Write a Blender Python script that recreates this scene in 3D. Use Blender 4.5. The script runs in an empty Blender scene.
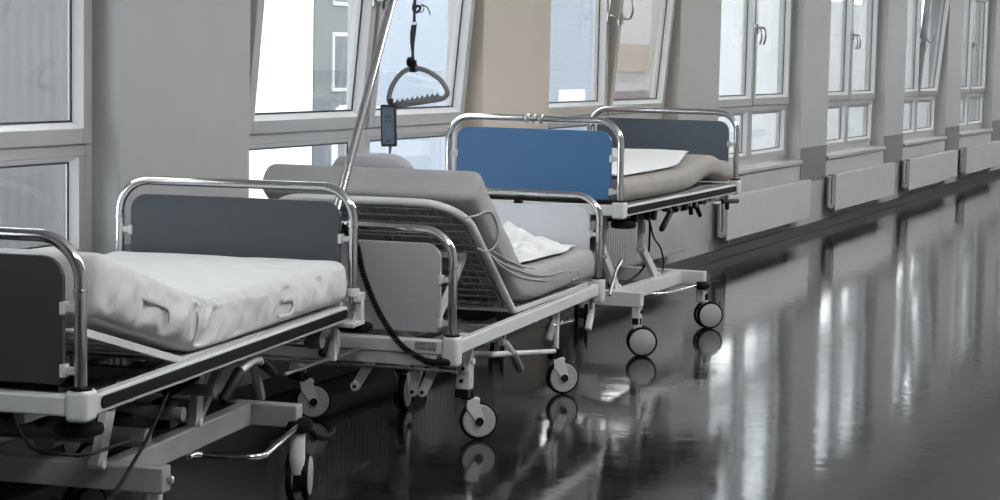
import bpy, bmesh, math, random
from mathutils import Vector, Matrix, noise
C = bpy.context.scene.collection
random.seed(7)
PI = math.pi

# ------------------------------------------------------------------ materials
def new_mat(name):
    m = bpy.data.materials.new(name); m.use_nodes = True
    return m, m.node_tree.nodes, m.node_tree.links, m.node_tree.nodes['Principled BSDF']

def mat(name, col, rough=.5, metal=0., spec=.5, var=0., vscale=20., bump=0., bscale=200., sheen=0., coat=0.):
    m, n, l, b = new_mat(name)
    b.inputs['Base Color'].default_value = (*col, 1)
    b.inputs['Roughness'].default_value = rough
    b.inputs['Metallic'].default_value = metal
    b.inputs['Specular IOR Level'].default_value = spec
    b.inputs['Sheen Weight'].default_value = sheen
    b.inputs['Coat Weight'].default_value = coat
    tc = n.new('ShaderNodeTexCoord')
    if var:
        t = n.new('ShaderNodeTexNoise'); t.inputs['Scale'].default_value = vscale; t.inputs['Detail'].default_value = 5
        l.new(tc.outputs['Object'], t.inputs['Vector'])
        r = n.new('ShaderNodeMapRange'); r.inputs['From Min'].default_value = .3; r.inputs['From Max'].default_value = .7
        r.inputs['To Min'].default_value = 1 - var; r.inputs['To Max'].default_value = 1 + var
        l.new(t.outputs['Fac'], r.inputs['Value'])
        v = n.new('ShaderNodeVectorMath'); v.operation = 'SCALE'; v.inputs[0].default_value = col
        l.new(r.outputs['Result'], v.inputs['Scale']); l.new(v.outputs['Vector'], b.inputs['Base Color'])
    if bump:
        t2 = n.new('ShaderNodeTexNoise'); t2.inputs['Scale'].default_value = bscale; t2.inputs['Detail'].default_value = 4
        l.new(tc.outputs['Object'], t2.inputs['Vector'])
        bp = n.new('ShaderNodeBump'); bp.inputs['Strength'].default_value = bump; bp.inputs['Distance'].default_value = .01
        l.new(t2.outputs['Fac'], bp.inputs['Height']); l.new(bp.outputs['Normal'], b.inputs['Normal'])
    return m

M = {}
M['white_paint'] = mat('white_enamel', (.66, .66, .65), .32, var=.05, vscale=9)
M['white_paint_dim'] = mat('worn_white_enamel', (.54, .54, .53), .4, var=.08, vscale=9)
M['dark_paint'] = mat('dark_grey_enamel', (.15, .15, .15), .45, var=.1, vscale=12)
M['base_shaded'] = mat('shaded_enamel', (.30, .30, .295), .4, var=.1, vscale=9)  # enamel darkened in colour to stand for shade under the nearest bed
M['chrome'] = mat('chrome', (.62, .62, .63), .10, 1., var=.06, vscale=30)
M['steel'] = mat('zinc_steel', (.5, .5, .5), .3, 1.)
M['rubber'] = mat('black_rubber', (.006, .006, .006), .6, spec=.12)
M['black'] = mat('black_plastic', (.006, .006, .0065), .55, spec=.15)
M['grey_plastic'] = mat('grey_plastic', (.2, .2, .2), .45)
M['disc'] = mat('wheel_disc_grey', (.40, .40, .39), .45, var=.08, vscale=40)
M['board_dark'] = mat('dark_grey_laminate', (.042, .042, .043), .5, spec=.3, var=.06, vscale=90)
M['board_slate'] = mat('slate_laminate', (.050, .057, .068), .4, var=.06, vscale=90)
M['board_slate_lit'] = mat('lit_slate_laminate', (.098, .120, .155), .4, var=.06, vscale=90)  # slate raised in colour for the light on the farthest bed's far board
M['board_blue'] = mat('blue_laminate', (.050, .148, .305), .42, var=.06, vscale=90)
M['board_light'] = mat('pale_grey_laminate', (.40, .40, .405), .45, var=.06, vscale=160)
M['board_pale'] = mat('off_white_laminate', (.62, .63, .66), .45, var=.04, vscale=160)
M['sheet'] = mat('white_cotton', (.64, .64, .635), .9, spec=.2, var=.03, vscale=14, bump=.15, bscale=120, sheen=.15)
M['sheet_warm'] = mat('bright_cotton', (.80, .80, .80), .9, spec=.2, bump=.15, bscale=120, sheen=.15)
M['taupe'] = mat('taupe_mattress_cover', (.36, .355, .348), .75, spec=.3, var=.05, vscale=8, bump=.1, bscale=60)
M['taupe3'] = mat('khaki_mattress_cover', (.33, .31, .28), .75, spec=.3, var=.05, vscale=8, bump=.1, bscale=60)
M['elastic'] = mat('pale_elastic', (.40, .395, .38), .8)
M['pillow'] = mat('grey_pillow', (.42, .42, .44), .85, spec=.2, var=.06, vscale=10)
M['upvc'] = mat('window_plastic', (.42, .42, .415), .35, var=.03, vscale=6)
M['upvc_warm'] = mat('window_plastic_warm', (.44, .41, .37), .35, var=.03, vscale=6)
M['bead'] = mat('lit_glazing_bead', (.80, .80, .80), .3)  # whiter than the frames: outside light on the beads put into their colour
M['seal'] = mat('window_seal', (.03, .03, .035), .6)
M['handle'] = mat('handle_metal', (.35, .35, .34), .3, 1.)
M['radiator'] = mat('radiator_enamel', (.58, .58, .575), .35, var=.03, vscale=5)
M['skirting'] = mat('dark_skirting', (.026, .026, .026), .5, spec=.3)
M['ceiling'] = mat('ceiling_paint', (.78, .78, .78), .9)
M['sill'] = mat('sill_stone', (.42, .42, .41), .4, var=.06, vscale=30)
M['dado'] = mat('grey_wall_guard', (.17, .17, .17), .55, var=.05, vscale=12)
M['bezel'] = mat('black_casing', (.02, .02, .024), .4)
M['keypad'] = mat('blue_grey_keypad', (.13, .17, .22), .4)
M['mark'] = mat('dark_print', (.05, .06, .08), .5)
M['strap'] = mat('webbing', (.045, .04, .042), .8)
M['grip'] = mat('grey_grip', (.17, .175, .18), .5)
M['label'] = mat('label_grey', (.32, .32, .32), .5)
M['red'] = mat('red_tag', (.16, .06, .06), .6)
M['wire'] = mat('dull_wire', (.30, .295, .29), .4)

def wall_mat():
    m, n, l, b = new_mat('wall_plaster')
    tc = n.new('ShaderNodeTexCoord'); sp = n.new('ShaderNodeSeparateXYZ'); l.new(tc.outputs['Object'], sp.inputs[0])
    cr = n.new('ShaderNodeValToRGB'); r = n.new('ShaderNodeMapRange')
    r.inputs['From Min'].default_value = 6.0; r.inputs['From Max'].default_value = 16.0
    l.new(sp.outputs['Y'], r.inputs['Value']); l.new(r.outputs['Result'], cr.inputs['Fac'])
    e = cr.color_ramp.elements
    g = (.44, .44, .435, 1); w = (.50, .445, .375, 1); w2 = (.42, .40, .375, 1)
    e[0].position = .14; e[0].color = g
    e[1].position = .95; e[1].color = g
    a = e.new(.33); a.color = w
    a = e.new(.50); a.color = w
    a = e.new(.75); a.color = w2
    nz = n.new('ShaderNodeTexNoise'); nz.inputs['Scale'].default_value = 2.5; nz.inputs['Detail'].default_value = 6
    l.new(tc.outputs['Object'], nz.inputs['Vector'])
    mr = n.new('ShaderNodeMapRange'); mr.inputs['To Min'].default_value = .93; mr.inputs['To Max'].default_value = 1.07
    l.new(nz.outputs['Fac'], mr.inputs['Value'])
    v = n.new('ShaderNodeVectorMath'); v.operation = 'SCALE'
    l.new(cr.outputs['Color'], v.inputs[0]); l.new(mr.outputs['Result'], v.inputs['Scale'])
    l.new(v.outputs['Vector'], b.inputs['Base Color'])
    b.inputs['Roughness'].default_value = .6
    return m
M['wall'] = wall_mat()

def floor_mat():
    m, n, l, b = new_mat('polished_dark_linoleum')
    tc = n.new('ShaderNodeTexCoord')
    nz = n.new('ShaderNodeTexNoise'); nz.inputs['Scale'].default_value = 3; nz.inputs['Detail'].default_value = 8
    l.new(tc.outputs['Object'], nz.inputs['Vector'])
    cr = n.new('ShaderNodeValToRGB'); e = cr.color_ramp.elements
    e[0].position = .3; e[0].color = (.010, .010, .010, 1); e[1].position = .8; e[1].color = (.022, .022, .022, 1)
    l.new(nz.outputs['Fac'], cr.inputs['Fac']); l.new(cr.outputs['Color'], b.inputs['Base Color'])
    n2 = n.new('ShaderNodeTexNoise'); n2.inputs['Scale'].default_value = 5; n2.inputs['Detail'].default_value = 6
    l.new(tc.outputs['Object'], n2.inputs['Vector'])
    mr = n.new('ShaderNodeMapRange'); mr.inputs['To Min'].default_value = .045; mr.inputs['To Max'].default_value = .13
    l.new(n2.outputs['Fac'], mr.inputs['Value']); l.new(mr.outputs['Result'], b.inputs['Roughness'])
    n3 = n.new('ShaderNodeTexNoise'); n3.inputs['Scale'].default_value = 9; n3.inputs['Detail'].default_value = 2
    l.new(tc.outputs['Object'], n3.inputs['Vector'])
    bp = n.new('ShaderNodeBump'); bp.inputs['Strength'].default_value = .035; bp.inputs['Distance'].default_value = .02
    l.new(n3.outputs['Fac'], bp.inputs['Height']); l.new(bp.outputs['Normal'], b.inputs['Normal'])
    b.inputs['Specular IOR Level'].default_value = .5; b.inputs['IOR'].default_value = 1.85
    return m
M['floor'] = floor_mat()

def glass_mat():
    m = bpy.data.materials.new('window_glass'); m.use_nodes = True
    n, l = m.node_tree.nodes, m.node_tree.links
    n.remove(n['Principled BSDF']); out = n['Material Output']
    t = n.new('ShaderNodeBsdfTransparent'); t.inputs['Color'].default_value = (.95, .96, .96, 1)
    g = n.new('ShaderNodeBsdfGlossy'); g.inputs['Roughness'].default_value = .0
    f = n.new('ShaderNodeFresnel'); ge = n.new('ShaderNodeNewGeometry')
    mr = n.new('ShaderNodeMapRange'); mr.inputs['To Min'].default_value = 1.5; mr.inputs['To Max'].default_value = 1/1.5   # same pane seen from inside its slab
    l.new(ge.outputs['Backfacing'], mr.inputs['Value']); l.new(mr.outputs['Result'], f.inputs['IOR'])
    x = n.new('ShaderNodeMixShader')
    l.new(f.outputs['Fac'], x.inputs['Fac']); l.new(t.outputs['BSDF'], x.inputs[1]); l.new(g.outputs['BSDF'], x.inputs[2])
    l.new(x.outputs['Shader'], out.inputs['Surface'])
    return m
M['glass'] = glass_mat()

# ------------------------------------------------------------------ mesh helpers
def pieces(bm):
    """groups of loose islands that lie far apart: each becomes an object of its own"""
    seen, isl = {}, []
    bm.verts.index_update()
    for v in bm.verts:
        if v in seen: continue
        st, cur = [v], []; seen[v] = len(isl)
        while st:
            q = st.pop(); cur.append(q)
            for e in q.link_edges:
                w = e.other_vert(q)
                if w not in seen: seen[w] = len(isl); st.append(w)
        lo = [min(q.co[i] for q in cur) for i in range(3)]; hi = [max(q.co[i] for q in cur) for i in range(3)]
        isl.append((lo, hi, cur))
        if len(isl) > 60: return None
    n = len(isl); par = list(range(n))
    def find(a):
        while par[a] != a: a = par[a]
        return a
    for a in range(n):
        for b in range(a+1, n):
            gap = math.sqrt(sum(max(0, isl[a][0][i]-isl[b][1][i], isl[b][0][i]-isl[a][1][i])**2 for i in range(3)))
            sz = max(max(isl[q][1][i]-isl[q][0][i] for i in range(3)) for q in (a, b))
            if gap <= max(.02, .45*sz): par[find(a)] = find(b)
    gr = {}
    for a in range(n): gr.setdefault(find(a), []).extend(isl[a][2])
    return list(gr.values())
def obj(name, bm, m, parent=None, smooth=True, bevel=0., seg=2, label=None):
    if parent is not None and len(bm.verts) < 30000:
        gs = pieces(bm)
        if gs and len(gs) > 1:
            out = []
            for g in gs:
                keep = set(g); b2_ = bm.copy(); b2_.verts.ensure_lookup_table(); bm.verts.index_update()
                ids = {v.index for v in keep}
                bmesh.ops.delete(b2_, geom=[v for i, v in enumerate(b2_.verts) if i not in ids], context='VERTS')
                out.append(obj(name, b2_, m, parent, smooth, bevel, seg, label))
            bm.free(); return out[0]
    me = bpy.data.meshes.new(name)
    bmesh.ops.recalc_face_normals(bm, faces=bm.faces)
    bm.to_mesh(me); bm.free()
    o = bpy.data.objects.new(name, me); C.objects.link(o)
    if m: me.materials.append(m)
    if smooth:
        for p in me.polygons: p.use_smooth = True
        try: me.set_sharp_from_angle(angle=math.radians(38))
        except Exception: pass
    if bevel:
        b = o.modifiers.new('bevel', 'BEVEL'); b.width = bevel; b.segments = seg; b.limit_method = 'ANGLE'
        b.angle_limit = math.radians(40); b.harden_normals = False
    if parent is not None: o.parent = parent
    if label: o['label'] = label
    return o
def empty(name, loc=(0, 0, 0), rz=0.):
    o = bpy.data.objects.new(name, None); C.objects.link(o)
    o.location = loc; o.rotation_euler = (0, 0, rz); o.empty_display_size = .1
    return o
def tag(o, label, cat, group=None):
    o['label'] = label; o['category'] = cat
    if group: o['group'] = group
    return o
def struct(o):
    o['kind'] = 'structure'; return o
def NB(): return bmesh.new()

def box(bm, a, b, mtx=None):
    x0, y0, z0 = [min(p, q) for p, q in zip(a, b)]; x1, y1, z1 = [max(p, q) for p, q in zip(a, b)]
    vs = [bm.verts.new(v) for v in ((x0,y0,z0),(x1,y0,z0),(x1,y1,z0),(x0,y1,z0),(x0,y0,z1),(x1,y0,z1),(x1,y1,z1),(x0,y1,z1))]
    for f in ((0,3,2,1),(4,5,6,7),(0,1,5,4),(1,2,6,5),(2,3,7,6),(3,0,4,7)): bm.faces.new([vs[i] for i in f])
    if mtx is not None:
        for v in vs: v.co = mtx @ v.co
    return vs
def prism(bm, poly, fn0, fn1):
    a = [bm.verts.new(fn0(*p)) for p in poly]; b = [bm.verts.new(fn1(*p)) for p in poly]
    n = len(poly)
    for i in range(n): bm.faces.new((a[i], a[(i+1) % n], b[(i+1) % n], b[i]))
    bm.faces.new(a[::-1]); bm.faces.new(b)
def rrect(w, h, r, n=5):
    out = []
    for cx, cy, a0 in ((w/2-r, h/2-r, 0), (-w/2+r, h/2-r, 90), (-w/2+r, -h/2+r, 180), (w/2-r, -h/2+r, 270)):
        for i in range(n+1):
            a = math.radians(a0 + 90*i/n); out.append((cx + r*math.cos(a), cy + r*math.sin(a)))
    return out
def fil(pts, r, n=7):
    pts = [Vector(p) for p in pts]; out = [pts[0]]
    for i in range(1, len(pts)-1):
        p, a, b = pts[i], pts[i-1], pts[i+1]
        da, db = (a-p), (b-p); la, lb = da.length, db.length
        da.normalize(); db.normalize()
        ang = da.angle(db)
        if ang > PI - .02: out.append(p); continue
        t = min(r/math.tan(ang/2), la*.49, lb*.49); rr = t*math.tan(ang/2)
        s, e = p+da*t, p+db*t; c = p + (da+db).normalized()*(rr/math.sin(ang/2))
        for k in range(n+1):
            q = k/n; v = (s-c)*math.sin((1-q)*(PI-ang)) + (e-c)*math.sin(q*(PI-ang))
            out.append(c + v/math.sin(PI-ang))
    out.append(pts[-1]); return out
def crom(pts, n=6):
    pts = [Vector(p) for p in pts]; P = [2*pts[0]-pts[1]] + pts + [2*pts[-1]-pts[-2]]; out = []
    for i in range(1, len(P)-2):
        for k in range(n):
            t = k/n; a, b, c, d = P[i-1], P[i], P[i+1], P[i+2]
            out.append(.5*((2*b) + (c-a)*t + (2*a-5*b+4*c-d)*t*t + (3*b-a-3*c+d)*t**3))
    out.append(pts[-1]); return out
def tube(bm, pts, r, seg=10, sx=1., cap=True, closed=False):
    pts = [Vector(p) for p in pts]; n = len(pts)
    rs = r if isinstance(r, (list, tuple)) else [r]*n
    T = []
    for i in range(n):
        if closed: t = pts[(i+1) % n] - pts[i-1]
        else: t = pts[min(i+1, n-1)] - pts[max(i-1, 0)]
        T.append(t.normalized() if t.length > 1e-9 else Vector((0,0,1)))
    up = Vector((0,0,1)) if abs(T[0].z) < .9 else Vector((1,0,0))
    nrm = (up - T[0]*up.dot(T[0])).normalized(); rings = []
    for i in range(n):
        nrm = nrm - T[i]*nrm.dot(T[i])
        nrm = nrm.normalized(); bn = T[i].cross(nrm)
        rings.append([bm.verts.new(pts[i] + (nrm*math.cos(2*PI*k/seg) + bn*math.sin(2*PI*k/seg)*sx)*rs[i]) for k in range(seg)])
    rng = range(n) if closed else range(n-1)
    for i in rng:
        a, b = rings[i], rings[(i+1) % n]
        for k in range(seg): bm.faces.new((a[k], a[(k+1) % seg], b[(k+1) % seg], b[k]))
    if cap and not closed: bm.faces.new(rings[0][::-1]); bm.faces.new(rings[-1])
def bar(bm, a, b, w, h, up=(0,0,1)):
    """rectangular bar from a to b, w across, h along 'up'"""
    a, b = Vector(a), Vector(b); t = (b-a).normalized(); up = Vector(up)
    if abs(t.dot(up)) > .98: up = Vector((0,1,0))
    s = t.cross(up).normalized(); u = s.cross(t).normalized()
    q = [(-1,-1),(1,-1),(1,1),(-1,1)]
    r0 = [bm.verts.new(a + s*(w/2*i) + u*(h/2*j)) for i, j in q]; r1 = [bm.verts.new(b + s*(w/2*i) + u*(h/2*j)) for i, j in q]
    for k in range(4): bm.faces.new((r0[k], r0[(k+1) % 4], r1[(k+1) % 4], r1[k]))
    bm.faces.new(r0[::-1]); bm.faces.new(r1)
def lathe(bm, prof, mtx, seg=24):
    rings = []
    for r, z in prof:
        rings.append([bm.verts.new(mtx @ Vector((r*math.cos(2*PI*k/seg), r*math.sin(2*PI*k/seg), z))) for k in range(seg)])
    for i in range(len(rings)-1):
        for k in range(seg): bm.faces.new((rings[i][k], rings[i][(k+1) % seg], rings[i+1][(k+1) % seg], rings[i+1][k]))
    bm.faces.new(rings[0][::-1]); bm.faces.new(rings[-1])
def axis_m(loc, d):
    return Matrix.Translation(Vector(loc)) @ Vector(d).to_track_quat('Z', 'Y').to_matrix().to_4x4()

# ------------------------------------------------------------------ camera
cam_d = bpy.data.cameras.new('camera'); cam = bpy.data.objects.new('camera', cam_d); C.objects.link(cam)
R_ = Vector((.923, .384, .020)).normalized(); F_ = Vector((-.3808, .9196, -.0969)).normalized()
R_ = (R_ - F_*R_.dot(F_)).normalized(); U_ = R_.cross(F_)
cam.matrix_world = Matrix(((R_.x, U_.x, -F_.x, 0), (R_.y, U_.y, -F_.y, 0), (R_.z, U_.z, -F_.z, 1.495), (0,0,0,1)))
cam_d.sensor_width = 36; cam_d.lens = 71.866; cam_d.clip_end = 400
bpy.context.scene.camera = cam

# ------------------------------------------------------------------ room shell
WX = -4.194; XR = 2.2; YN = -4.0; YE = 46.0; ZC = 3.0
PITCH = 3.475; WIN_TOP = 2.45; SILL_Z = .655
def w_near(k): return 7.357 + PITCH*(k-2)
def w_far(k): return 6.375 + PITCH*(k-1)
KS = list(range(-1, 13))
bm = NB(); box(bm, (WX-.22, YN-.2, -.12), (XR+.2, YE+.2, 0)); struct(obj('floor', bm, M['floor'], smooth=False))
bm = NB(); box(bm, (WX-.22, YN-.2, ZC), (XR+.2, YE+.2, ZC+.15)); struct(obj('ceiling', bm, M['ceiling'], smooth=False))
bm = NB()
box(bm, (WX, YN, 0), (WX-.22, YE, .62)); box(bm, (WX, YN, WIN_TOP), (WX-.22, YE, ZC))
edges = [YN] + [e for k in KS for e in (w_near(k), w_far(k))] + [YE]
for i in range(0, len(edges), 2): box(bm, (WX, edges[i], .62), (WX-.22, edges[i+1], WIN_TOP))
struct(obj('wall_left', bm, M['wall'], smooth=False, bevel=.008))
M['plain_wall'] = mat('corridor_plaster', (.60, .60, .595), .7, var=.04, vscale=3)
bm = NB(); box(bm, (XR, YN, 0), (XR+.2, YE, ZC)); struct(obj('wall_right', bm, M['plain_wall'], smooth=False))
bm = NB(); box(bm, (WX, YE, 0), (XR, YE+.2, ZC)); struct(obj('wall_far', bm, M['plain_wall'], smooth=False))
bm = NB(); box(bm, (WX, YN-.2, 0), (XR, YN, ZC)); struct(obj('wall_near', bm, M['plain_wall'], smooth=False))
bm = NB(); box(bm, (WX, YN, 0), (WX+.014, YE, .082)); struct(obj('baseboard_left', bm, M['skirting'], smooth=False, bevel=.004))
bm = NB(); box(bm, (XR-.014, YN, 0), (XR, YE, .082)); struct(obj('baseboard_right', bm, M['skirting'], smooth=False))
# darker grey wall guards on the piers
t = 0
for k in range(1, 8):
    t += 1; bm = NB(); box(bm, (WX+.001, w_far(k)+.03, .45), (WX+.006, w_near(k+1)-.02, .755))
    struct(obj('trim_%d' % t, bm, M['dado'], smooth=False))

# ------------------------------------------------------------------ windows
NEARW = .15
FX = WX - .12        # room-side face of the fixed frames
def ring(bm, y0, y1, z0, z1, wy0, wy1, wz0, wz1, xa, xb):
    """rectangular frame between x=xa and xb; w* are the widths of its four members"""
    box(bm, (xa, y0, z0), (xb, y0+wy0, z1)); box(bm, (xa, y1-wy1, z0), (xb, y1, z1))
    box(bm, (xa, y0+wy0, z0), (xb, y1-wy1, z0+wz0)); box(bm, (xa, y0+wy0, z1-wz1), (xb, y1-wy1, z1))
def bead(bm, y0, y1, z0, z1, xa, xb, s):
    """sloped glazing bead round an opening: wide at the glass, none at the face"""
    f = [(y0, z0), (y1, z0), (y1, z1), (y0, z1)]; g = [(y0+s, z0+s), (y1-s, z0+s), (y1-s, z1-s), (y0+s, z1-s)]
    A = [bm.verts.new((xa, *p)) for p in f]; B = [bm.verts.new((xb, *p)) for p in g]; D = [bm.verts.new((xb, *p)) for p in f]
    for i in range(4):
        j = (i+1) % 4
        bm.faces.new((A[i], A[j], B[j], B[i])); bm.faces.new((B[i], B[j], D[j], D[i])); bm.faces.new((D[i], D[j], A[j], A[i]))
def window(k, tilt=(0, 0), m='upvc', plain=False):
    y0, y1 = w_near(k), w_far(k); ym = (y0+NEARW+y1-.045)/2
    zs, zt = SILL_Z, WIN_TOP
    root = struct(empty('window_%d' % (k+2), (FX, ym, zs)))
    root.rotation_euler = (0, 0, 0)
    base = Vector((FX, ym, zs))
    def sh(bm):
        for v in bm.verts: v.co -= base
        return bm
    bm = NB()
    ring(bm, y0, y1, zs, zt, NEARW, .045, .05, .05, FX, FX-.075)
    box(bm, (FX, ym-.03, zs+.05), (FX-.075, ym+.03, zt-.05))
    for a, b in ((y0+NEARW, ym-.03), (ym+.03, y1-.045)):
        box(bm, (FX, a, 1.088), (FX-.075, b, 1.150))
        for p, q in (((a, zs+.05), (a+.045, 1.088)), ((b-.045, zs+.05), (b, 1.088)), ((a+.045, zs+.05), (b-.045, zs+.085))): box(bm, (FX, p[0], p[1]), (FX-.06, q[0], q[1]))
    obj('frame', sh(bm), M[m], root, bevel=.004)
    bm = NB()
    box(bm, (FX+.0, y0+.002, zs-.034), (WX+.030, y1-.002, zs)); obj('sill', sh(bm), M['sill'], root, bevel=.006)
    for a, b in ((y0+NEARW, ym-.03), (ym+.03, y1-.045)):
        bm = NB(); bead(bm, a+.045, b-.045, zs+.085, 1.088, FX+.001, FX-.030, .020); bd_ = obj('glazing_bead', sh(bm), M['bead'], root, smooth=False)
        bm = NB(); ring(bm, a+.062, b-.062, zs+.102, 1.071, .010, .010, .010, .010, FX-.0305, FX-.034); obj('seal', sh(bm), M['seal'], bd_, smooth=False)
        bm = NB()
        for xg in (.035, .053): box(bm, (FX-xg, a+.047, zs+.087), (FX-xg-.005, b-.047, 1.086))
        obj('pane', sh(bm), M['glass'], root, smooth=False)
    for s, (a, b) in enumerate(((y0+NEARW, ym-.03), (ym+.03, y1-.045))):
        a -= .012; b += .012; z0, z1 = 1.136, zt-.04
        # sash local: origin at its bottom edge, room side
        piv = Vector((FX, (a+b)/2, z0))
        def sl(bm):
            for v in bm.verts: v.co -= piv
            return bm
        bm = NB(); w = .058
        ring(bm, a, b, z0, z1, w, w, w, w, FX+.022, FX-.05)
        so = obj('sash', sl(bm), M[m], root, bevel=.004)
        so.location = piv - base
        if tilt[s]: so.rotation_euler = (0, math.radians(tilt[s]), 0)
        bm = NB(); bead(bm, a+w, b-w, z0+w, z1-w, FX+.0225, FX-.014, .022); obj('glazing_bead', sl(bm), M['bead'], so, smooth=False)
        bm = NB()
        for xg in (.022, .042): box(bm, (FX-xg, a+w-.004, z0+w-.004), (FX-xg-.005, b-w+.004, z1-w+.004))
        obj('glass', sl(bm), M['glass'], so, smooth=False)
        bm = NB(); q = w+.018
        ring(bm, a+q, b-q, z0+q, z1-q, .012, .012, .012, .012, FX-.0145, FX-.0195); obj('seal', sl(bm), M['seal'], so, smooth=False)
        # handle on the stile next to the mullion
        hy = b-.042 if s == 0 else a+.040
        hz = 1.75; bm = NB()
        prism(bm, rrect(.030, .075, .012), lambda p, r: Vector((FX+.022, hy+p, hz+r)), lambda p, r: Vector((FX+.034, hy+p, hz+r)))
        pts = crom([(FX+.03, hy, hz+.006), (FX+.060, hy, hz+.010), (FX+.085, hy, hz-.002), (FX+.095, hy, hz-.045), (FX+.090, hy, hz-.09), (FX+.078, hy, hz-.125)], 5)
        tube(bm, pts, [.009]*5 + [.008]*(len(pts)-5), 8)
        if tilt[s]:   # a tilted sash has its lever turned upwards
            c = Vector((0, hy, hz))
            for v in bm.verts:
                if v.co.x > FX+.036: v.co.z = 2*hz + .012 - v.co.z
        obj('handle', sl(bm), M['handle'], so)
    return root
TILT = {2: (5.2, 5.2), 3: (0, 5.0), 6: (0, 5.0)}
for k in KS: window(k, TILT.get(k, (0, 0)), 'upvc_warm' if k == 3 else 'upvc')
# ------------------------------------------------------------------ radiators
def radiator(y0, y1, z0, z1, label, ribbed=False, group='radiators under the windows'):
    root = tag(empty('radiator', (WX+.05, (y0+y1)/2, z0)), label, 'radiator', group)
    ox, oy, oz = root.location
    xi, xo = WX+.035-ox, WX+.125-ox; a, b = y0-oy, y1-oy; h = z1-z0
    if not ribbed:
        bm = NB(); box(bm, (xo-.014, a, 0), (xo, b, h)); obj('front_panel', bm, M['radiator'], root, bevel=.006)
        bm = NB(); box(bm, (xi, a+.03, .02), (xi+.012, b-.03, h-.01)); obj('back_panel', bm, M['radiator'], root, bevel=.004)
        bm = NB(); box(bm, (xi+.012, a+.05, h-.012), (xo-.014, b-.02, h-.004)); obj('top_grille', bm, M['radiator'], root, bevel=.002)
        for q in (.018, .050):
            bm = NB(); tube(bm, fil([(xi+.012+q, a+.05, .035), (xi+.012+q, a+.012, .035), (xi+.012+q, a+.012, h-.03), (xi+.012+q, a+.05, h-.03)], .012, 4), .013, 8)
            obj('end_pipe', bm, M['radiator'], root)
        bm = NB(); tube(bm, [(xi+.05, a-.02, .045), (xi+.05, a+.03, .045)], .022, 12); pass
        obj('valve', bm, M['radiator'], root)
    else:
        bm = NB(); n = int((y1-y0)/.045)
        for i in range(n):
            y = a + (i+.5)*(b-a)/n; tube(bm, [(xo-.02, y, .01), (xo-.02, y, h-.01)], .019, 8, sx=.8)
        box(bm, (xi+.02, a, .0), (xo-.012, b, .05)); box(bm, (xi+.02, a, h-.05), (xo-.012, b, h))
        obj('ribbed_front', bm, M['radiator'], root, bevel=.004)
        bm = NB(); box(bm, (xi, a+.02, .02), (xi+.016, b-.02, h-.02)); obj('back_panel', bm, M['radiator'], root, bevel=.004)
    bm = NB()
    for y in (a+.35, b-.35): box(bm, (WX-ox+.001, y-.02, -.045), (xi+.004, y+.02, h-.05))
    obj('bracket', bm, M['radiator'], root)
    return root
radiator(3.98, 6.3, .17, .50, 'ribbed white radiator under the leftmost window, behind the nearest bed', True)
radiator(7.45, 9.78, .17, .50, 'ribbed white radiator low behind the bed with the raised backrest', True)
radiator(10.95, 13.2, .17, .53, 'ribbed white radiator behind the lifting legs of the blue-boarded bed', True)
radiator(14.20, 16.74, .165, .495, 'white flat panel radiator touching the far end of the blue-boarded bed in view')
radiator(17.68, 20.29, .165, .495, 'white flat panel radiator between the first two clear grey wall guards')
radiator(21.07, 23.98, .165, .495, 'white flat panel radiator under the far window with a tilted sash')
radiator(24.61, 27.4, .165, .495, 'white flat panel radiator cut by the right edge of the photo')

# ------------------------------------------------------------------ beds
L = 2.114; W = .90
def P(u, v, z): return Vector((.45-v, u-L/2, z))
def cyl(bm, a, b, r, seg=16): tube(bm, [a, b], r, seg)

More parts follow.
